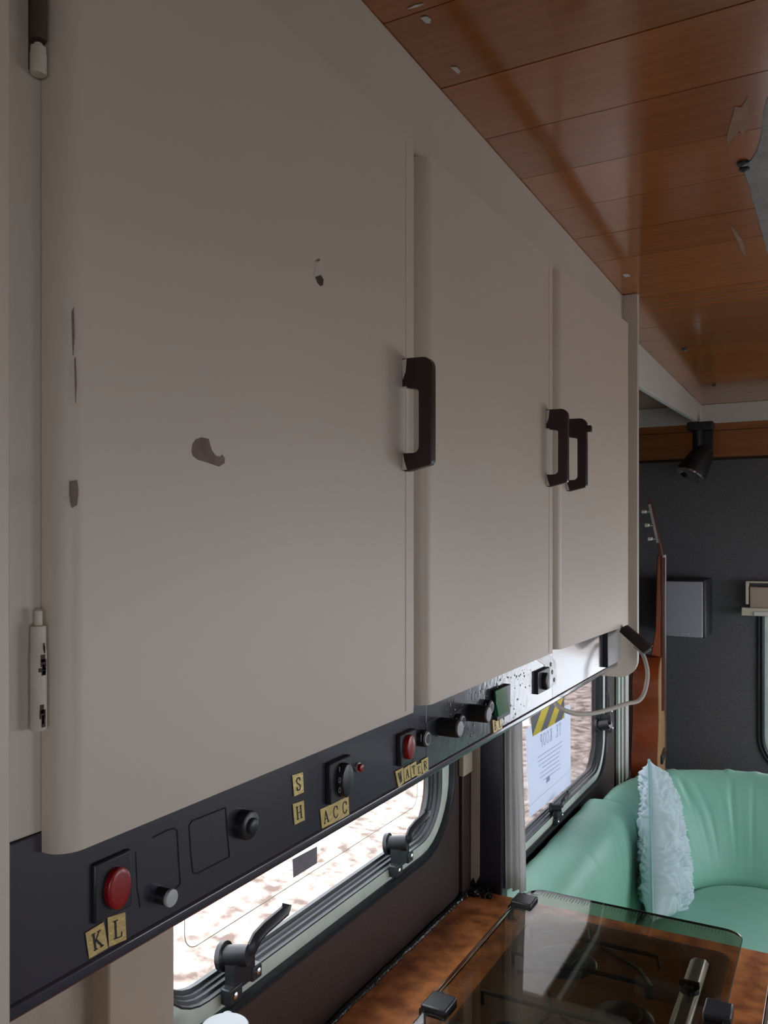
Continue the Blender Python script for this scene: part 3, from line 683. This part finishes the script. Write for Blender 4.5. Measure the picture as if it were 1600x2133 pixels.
# ================================================================ CURTAIN
def sheet(name, x0, x1, y0, z0, z1, amp, nf, mt, ph=0, thick=.0012):
    m = MB(); n = 40; prof = []
    rows = []
    for s in (0, 1):
        for j in range(13):
            z = z0+(z1-z0)*j/12; row = []
            for i in range(n+1):
                t = i/n; x = x0+(x1-x0)*t + .004*math.sin(z*9+ph)*t; yv = y0 + amp*math.sin(t*nf*2*math.pi+ph + z*2) + s*thick
                row.append(m.bm.verts.new((x, yv, z)))
            rows.append(row)
    for s in (0, 13):
        for j in range(12):
            for i in range(n): m.bm.faces.new((rows[s+j][i], rows[s+j][i+1], rows[s+j+1][i+1], rows[s+j+1][i]))
    for i in range(n):
        for j in (0, 12): m.bm.faces.new((rows[j][i], rows[j][i+1], rows[13+j][i+1], rows[13+j][i]))
    for j in range(12):
        for i in (0, n): m.bm.faces.new((rows[j][i], rows[j+1][i], rows[13+j+1][i], rows[13+j][i]))
    return m.build(name, mt, smooth=True, angle=180)
cu = sheet('curtain', -.662, -.617, 1.785, ZT+.004, 1.47, .009, 3, M['curtain'])
tag(cu, 'narrow white curtain gathered beside the dark pilaster between the windows', 'curtain')

# ================================================================ NOTICE, TAPE, STICKER
XG = XW-.0200
q = [onX(u, v, XG+.0012) for u, v in ((1095,1520),(1188,1466),(1189,1634),(1103,1703))]
nt_ = MB().prism(q, (.0003, 0, 0)).build('paper_notice', M['paper']); tag(nt_, 'pale blue-white for-sale paper taped to the far side window', 'notice')
g = MB(); tl, tr_, br, bl = q; nrm = Vector((1, 0, 0))
P = lambda a, b: (bl*(1-a)+br*a)*(1-b) + (tl*(1-a)+tr_*a)*b
txt = 'TE KOOP'
for i, ch in enumerate(txt):
    if ch == ' ': continue
    a0 = .76-i*.072; o0 = P(a0, .70) + nrm*.0005; glyph(g, ch, o0, P(a0-.058, .70)+nrm*.0005-o0, P(a0, .84)+nrm*.0005-o0, nrm, .0002)
for k in range(7):
    b = .60-.05*k; a0 = .2+random.uniform(0, .15); a1 = .8-random.uniform(0, .15)
    g.prism([P(a0, b)+nrm*.0004, P(a1, b)+nrm*.0004, P(a1, b+.008)+nrm*.0004, P(a0, b+.008)+nrm*.0004], nrm*.0001)
g.prism([P(.38, .24)+nrm*.0004, P(.47, .25)+nrm*.0004, P(.46, .31)+nrm*.0004, P(.39, .30)+nrm*.0004], nrm*.0001)
g.build('print', M['faint'], nt_)
tq = [onX(u, v, XG+.0022) for u, v in ((1105,1494),(1175,1452),(1176,1495),(1110,1534))]
ht = base('hazard_tape', tq[3]); tag(ht, 'yellow and black striped tape holding the paper on the window', 'tape')
P = lambda a, b: (tq[3]*(1-a)+tq[2]*a)*(1-b) + (tq[0]*(1-a)+tq[1]*a)*b
sk = .32; edges = [-.30, -.02, .22, .44, .66, .90, 1.3]
def clipx(a): return min(1, max(0, a))
for i in range(6):
    a0, a1 = edges[i], edges[i+1]
    # slanted stripe clipped to the tape
    poly = []
    n = 8
    for k in range(n+1): b = k/n; poly.append((clipx(a0+sk*b), b))
    for k in range(n, -1, -1): b = k/n; poly.append((clipx(a1+sk*b), b))
    if max(p[0] for p in poly) - min(p[0] for p in poly) < .02: continue
    cl = []
    for p in poly:
        if not cl or (abs(p[0]-cl[-1][0])+abs(p[1]-cl[-1][1])) > 1e-4: cl.append(p)
    loL = [P(clipx(a0+sk*k/n), k/n) for k in range(n+1)]; loR = [P(clipx(a1+sk*k/n), k/n) for k in range(n+1)]
    m = MB()
    for k in range(n):
        if (loR[k]-loL[k]).length + (loR[k+1]-loL[k+1]).length < 1e-4: continue
        vs = [loL[k], loR[k], loR[k+1], loL[k+1]]; u_ = []
        for v_ in vs:
            if all((v_-w_).length > 1e-5 for w_ in u_): u_.append(v_)
        if len(u_) >= 3: m.prism(u_, (.0004, 0, 0))
    if len(m.bm.verts): m.build('stripe', M['yellow' if i % 2 == 1 else 'tapeb'], ht)
sq = [onX(u, v, XG+.0010) for u, v in ((609,1790),(660,1763),(660,1798),(611,1828))]
stk = MB().prism(sq, (.0006, 0, 0)).build('tape_patch', mat('grey_tape', (.20, .19, .22), .5, var=.2, vscale=40)); tag(stk, 'grey square of tape stuck to the near side window pane', 'tape')

# ================================================================ SOFA
sofa = base('corner_sofa', (-.2, 2.7, 0)); tag(sofa, 'mint green vinyl corner sofa wrapping round the rear of the cabin', 'sofa')
def wr(p, s=.004):  # soft creases
    return s*noise.noise(Vector((p[0]*5, p[1]*5, p[2]*5))) + s*.5*noise.noise(Vector((p[0]*18, p[1]*18, p[2]*7)))
# side back cushion
m = MB(); ny = 90; loops = []
prof = [(-.722, .40), (-.724, .60), (-.724, .762), (-.719, .788), (-.700, .797), (-.640, .797), (-.600, .790), (-.575, .768), (-.558, .725), (-.550, .66), (-.547, .55), (-.550, .44), (-.560, .40)]
for j in range(ny+1):
    t = j/ny; yv = 1.803 + (2.735-1.803)*t; e = min(t, 1-t)*ny; k = 1 - .07*max(0, 1-e/2)**2
    cx, cz = -.632, .58
    cr = sum(.006*math.exp(-((t-tc_)/.012)**2) for tc_ in (.50, .70, .76, .84))
    loops.append([(cx+(x-cx)*k + wr((x, yv, z), .005) - (cr if x > -.62 and z > .7 else 0), yv, cz+(z-cz)*(k if z > .5 else 1) + wr((z, yv, x), .004)) for x, z in prof])
m.loft(loops, cap=True); m.build('side_back_cushion', M['sofa'], sofa, smooth=True, sub=1)
# curved back sweeping round the corner
prof = [(.20, .42), (.205, .47), (.235, .56), (.275, .65), (.298, .688), (.320, .72), (.341, .745), (.362, .765), (.400, .788), (.432, .788), (.456, .765), (.466, .71), (.468, .55), (.468, .32)]
cx, cy = -.24, 2.905; path = []; rs = random.Random(11); CR = [(rs.uniform(30, 190), rs.choice((.009, .006, .012, -.004)), rs.uniform(-70, 30), rs.uniform(.68, .76)) for _ in range(26)]
for yv in (2.75, 2.80, 2.85): path.append(((cx, yv), (-1, 0)))
for k in range(121): a = R(180-90*k/120); path.append(((cx, cy), (math.cos(a), math.sin(a))))
for k in range(1, 71): path.append(((cx+.80*k/70, cy), (0, 1)))
loops = []
for i, (c, d) in enumerate(path):
    lp = []
    for j, (r_, z) in enumerate(prof):
        fold = 0
        if 2 <= j <= 9:
            for ci, dep, sl, zc_ in CR: fold += dep*math.exp(-((i-ci-(z-.7)*sl)/2.2)**2)*math.exp(-((z-zc_)/.085)**2)
            fold += .004*noise.noise(Vector((i*.09, z*3, 1)))
        rr_ = r_ + fold; lp.append((c[0]+d[0]*rr_, c[1]+d[1]*rr_, z + fold*.6))
    loops.append(lp)
m = MB(); m.loft(loops, cap=True); m.build('curved_back', M['sofa'], sofa, smooth=True, sub=1)
# seat cushion
m = MB(); out = [(-.555, 1.80), (.10, 1.80), (.10, 2.45), (.55, 2.45), (.55, 3.12), (-.24, 3.12)]
arc = [(-.24+.21*math.cos(R(90+90*k/8)), 2.905+.21*math.sin(R(90+90*k/8))) for k in range(1, 9)]
out = out + arc + [(-.555, 2.80)]
m.prism([(x, yv, .30) for x, yv in out], (0, 0, .155)); m.build('seat_cushion', M['sofa'], sofa, bevel=.03, seg=5)
MB().box((-.70, 1.80, 0), (.06, 2.44, .30)).box((-.70, 2.441, 0), (.54, 3.37, .30)).build('seat_base', M['cream2'], sofa)
# box behind the curved back, carries the guitar
struct(MB().box((XA+.002, 3.38, 0), (XR-.01, YE-.002, .60)).build('rear_box', M['carpet']))

# ---------------------------------------------------------------- scatter cushion
S = .22; n = 120
T = Matrix.Translation((-.515, 2.80, .660)) @ Matrix.Rotation(R(6), 4, 'Z') @ Matrix.Rotation(R(-21), 4, 'X') @ Matrix.Rotation(R(-3), 4, 'Y')
pl = base('scatter_cushion', (-.515, 2.80, .46)); tag(pl, 'pale blue leaf-quilted scatter cushion propped in the sofa corner', 'cushion')
m = MB()
def leaf(a, b):
    """height of a quilted leaf pattern: rows of slanted leaves with ribs either side of a mid-vein"""
    h = 0
    for (ox, oy, ang, f) in ((0, 0, .5, 2.3), (.37, .21, -.6, 2.0)):
        x = (a*math.cos(ang)+b*math.sin(ang))*f+ox; y = (-a*math.sin(ang)+b*math.cos(ang))*f*.55+oy
        x += .18*noise.noise(Vector((a*3, b*3, ox*9))); y += .18*noise.noise(Vector((a*3, b*3, 7+ox*9)))
        cx = x-math.floor(x)-.5; cy = y-math.floor(y)-.5
        w = .46*math.cos(cy*math.pi)
        if abs(cx) < w: h += (1-(cx/w)**2)**.5*.011 + .0052*math.sin((abs(cx)*1.1+cy)*34)
        h -= .0025*math.exp(-(cx/.035)**2)
    return h
def pt(i, j, s):
    a = -1+2*i/n; b = -1+2*j/n
    h = max(0, (1-a**4)*(1-b**4))**.55
    slump = (.040 + .062*max(0, (1-(b+1)*.5))**.9)*(1 if s > 0 else .3)
    k = 1 - .06*(1-a*a)*abs(b)**3; k2 = 1-.07*(1-b*b)*abs(a)**3
    th = slump*h + min(1, h*2)*(leaf(a, b) + .008*noise.noise(Vector((a*4, b*4, s*3))) + .0015*noise.noise(Vector((a*14, b*26, s*3))))
    return T @ Vector((s*th, a*S*k2, b*S*1.05*k))
for s in (1, -1):
    G = [[m.bm.verts.new(pt(i, j, s)) for j in range(n+1)] for i in range(n+1)]
    for i in range(n):
        for j in range(n): m.bm.faces.new((G[i][j], G[i+1][j], G[i+1][j+1], G[i][j+1]))
bmesh.ops.remove_doubles(m.bm, verts=m.bm.verts, dist=1e-5)
m.build('cover', M['pillow'], pl, smooth=True, angle=180)
bd = [pt(i, 0, 1) for i in range(n)] + [pt(n, j, 1) for j in range(n)] + [pt(n-i, n, 1) for i in range(n)] + [pt(0, n-j, 1) for j in range(n+1)]
MB().tube(bd, .0042, 8).build('piping', M['piping'], pl, smooth=True)

# ================================================================ SPEAKER
sp_c = onY(1427, 1270, 3.72); sp = base('wall_speaker', (sp_c.x, 3.75, onY(1427, 1330, 3.7).z)); tag(sp, 'small black loudspeaker with grey grille on the charcoal rear wall', 'speaker')
a = onY(1387, 1212, 3.70); b = onY(1470, 1330, 3.70)
MB().box((a.x, 3.70, b.z), (b.x, YE-.013, a.z+.012)).build('case', M['spkbody'], sp, bevel=.006, seg=3)
gr = MB().box((a.x+.002, 3.688, b.z+.003), (b.x-.010, 3.699, a.z+.004)).build('grille', M['spk'], sp, bevel=.004, seg=3)
m = MB(); c = onY(1420, 1321, 3.6865)
for k in range(6): m.box((c.x+.0055*k, 3.6865, c.z), (c.x+.0055*k+.0035, 3.688, c.z+.0045))
m.build('badge', M['silver'], gr)

# ================================================================ SPOTLIGHT
s0 = Vector((-.513, 3.80, ZC-.0915)); sl = base('spotlight', s0); tag(sl, 'black swivel spotlight under the white fascia corner', 'spotlight')
MB().box((-.565, 3.765, ZC-.128), (-.460, 3.835, ZC-.0925)).build('mount', M['black'], sl, bevel=.004)
MB().cyl((-.523, 3.80, ZC-.21), (-.523, 3.80, ZC-.128), .024, 16).build('stem', M['black'], sl, smooth=True)
MB().prism([(-.50, 3.79, ZC-.128), (-.462, 3.79, ZC-.128), (-.462, 3.79, ZC-.20), (-.478, 3.79, ZC-.26), (-.52, 3.79, ZC-.27)], (0, .018, 0)).build('yoke', M['black'], sl, bevel=.003)
d = (Vector((-.570, 3.75, ZC-.335)) - Vector((-.505, 3.80, ZC-.205))); 
q_ = d.to_track_quat('Z', 'Y').to_matrix().to_4x4()
hd = MB().lathe((-.507, 3.80, ZC-.232), [(.014, -.035), (.036, -.026), (.048, -.002), (.056, .04), (.064, .085), (.064, .100), (.058, .100), (.045, .07)], M=q_, n=28).build('lamp_head', M['black'], sl, smooth=True)
MB().lathe((-.507, 3.80, ZC-.232), [(.058, .095), (.063, .099), (.063, .106), (.056, .107), (.040, .095)], M=q_, n=28).build('lamp_rim', M['chrome'], hd, smooth=True)

# ================================================================ GUITAR
G0 = Vector((-.684, 3.56, .602)); gt = base('acoustic_guitar', G0); tag(gt, 'brown acoustic guitar standing in the rear corner behind the sofa', 'guitar')
T = Matrix.Translation(G0) @ Matrix.Rotation(R(5.5), 4, 'Z') @ Matrix.Diagonal((1.0, 1.05, 1.12, 1))
def hw(z):
    pts = [(0, .03), (.015, .105), (.05, .155), (.11, .184), (.17, .176), (.23, .140), (.28, .122), (.33, .128), (.38, .140), (.43, .135), (.47, .105), (.492, .055), (.50, .0)]
    for (a, wa), (b, wb) in zip(pts, pts[1:]):
        if a <= z <= b: t = (z-a)/(b-a); t = t*t*(3-2*t) if False else t; return wa+(wb-wa)*t
    return 0
zs = [.0, .006, .015, .03, .05, .08, .11, .14, .17, .20, .23, .26, .28, .305, .33, .355, .38, .405, .43, .45, .47, .482, .492, .5]
outl = [(hw(z), z) for z in zs] + [(-hw(z), z) for z in zs[::-1] if hw(z) > 0]
def gl(x, k=1): return [T @ Vector((x, yv*k, .25+(z-.25)*k)) for yv, z in outl]
MB().loft([gl(-.052, .97), gl(-.050), gl(.048)], cap=True).build('body', M['gside'], gt, smooth=True, angle=40)
MB().loft([gl(.0485, 1.0), gl(.052, 1.0)], cap=True).build('soundboard', M['gtop'], gt)
MB().lathe(T @ Vector((.0525, 0, .335)), [(.045, 0), (.045, .0008)], axis='X').build('sound_hole', M['ink'], gt)
m = MB(); m.box((.052, -.028, .30), (.061, .028, .86), T); m.build('fretboard', M['gneck'], gt)
m = MB(); m.prism([T @ Vector(p) for p in ((.052, -.026, .495), (.052, -.024, .87), (.034, -.024, .87), (.028, -.026, .60), (.010, -.028, .50))], T.to_3x3() @ Vector((0, .052, 0))); m.build('neck', M['gside'], gt, bevel=.004)
m = MB(); H = [(.060, .865), (.045, .865), (-.003, 1.07), (.010, 1.078)]
m.prism([T @ Vector((x, -.033, z)) for x, z in H], T.to_3x3() @ Vector((0, .066, 0))); m.build('headstock', M['gneck'], gt, bevel=.002)
MB().box((.055, -.026, .862), (.066, .026, .870), T).build('nut', M['pearl'], gt)
for s in (-1, 1):
    m = MB(); m.prism([T @ Vector((x, s*.0335, z)) for x, z in ((.043, .915), (.033, .915), (.000, 1.055), (.010, 1.058))], T.to_3x3() @ Vector((0, s*.002, 0)))
    tp = m.build('tuner_plate', M['silver'], gt)
    for k in range(3):
        z = .930+.050*k; x = .037-.0115*k*1.05
        MB().tube([T @ Vector((x, s*.036, z)), T @ Vector((x-.018, s*.042, z-.001))], .003, 8).build('tuner_shaft', M['silver'], tp)
        MB().tube([T @ Vector((x-.018, s*.042, z)), T @ Vector((x-.022, s*.042, z)), T @ Vector((x-.036, s*.042, z)), T @ Vector((x-.040, s*.042, z))], [.006, .011, .012, .006], 12, sc=(1, .7)).build('tuner_button', M['pearl'], tp, smooth=True)
MB().box((.0525, -.075, .115), (.062, .075, .145), T).build('bridge', M['black'], gt, bevel=.003)
for k in range(6):
    yv = -.022+.0088*k
    MB().tube([T @ Vector((.066, yv*1.1, .13)), T @ Vector((.066, yv, .866))], .0005, 4).build('string', M['gneck'], gt)

# ================================================================ ROLLER BLIND
bl_ = base('roller_blind', (-.1, YE-.03, 1.33)); tag(bl_, 'beige roller blind cassette above the rear window', 'blind')
a = onY(1562, 1222, YE-.05); a1 = onY(1562, 1262, YE-.05)
MB().box((a.x, YE-.05, a1.z-.01), (.70, YE-.012, a.z)).build('cassette', M['blind'], bl_, bevel=.004)
a = onY(1553, 1213, YE-.055); a1 = onY(1560, 1259, YE-.055)
MB().box((a.x, YE-.055, a1.z), (a.x+.012, YE-.012, a.z+.004)).box((a.x, YE-.055, a.z-.002), (.71, YE-.012, a.z+.006)).build('end_bracket', M['blindr'], bl_, bevel=.002)
a = onY(1545, 1265, YE-.06); a1 = onY(1545, 1282, YE-.06)
rl = MB().box((a.x, YE-.062, a1.z), (.72, YE-.03, a.z)).build('pull_rail', M['blindr'], bl_, bevel=.002)
c = onY(1578, 1278, YE-.063); MB().box((c.x-.014, YE-.068, c.z-.008), (c.x+.09, YE-.0625, c.z+.008)).build('rail_clip', M['white'], rl, bevel=.001)
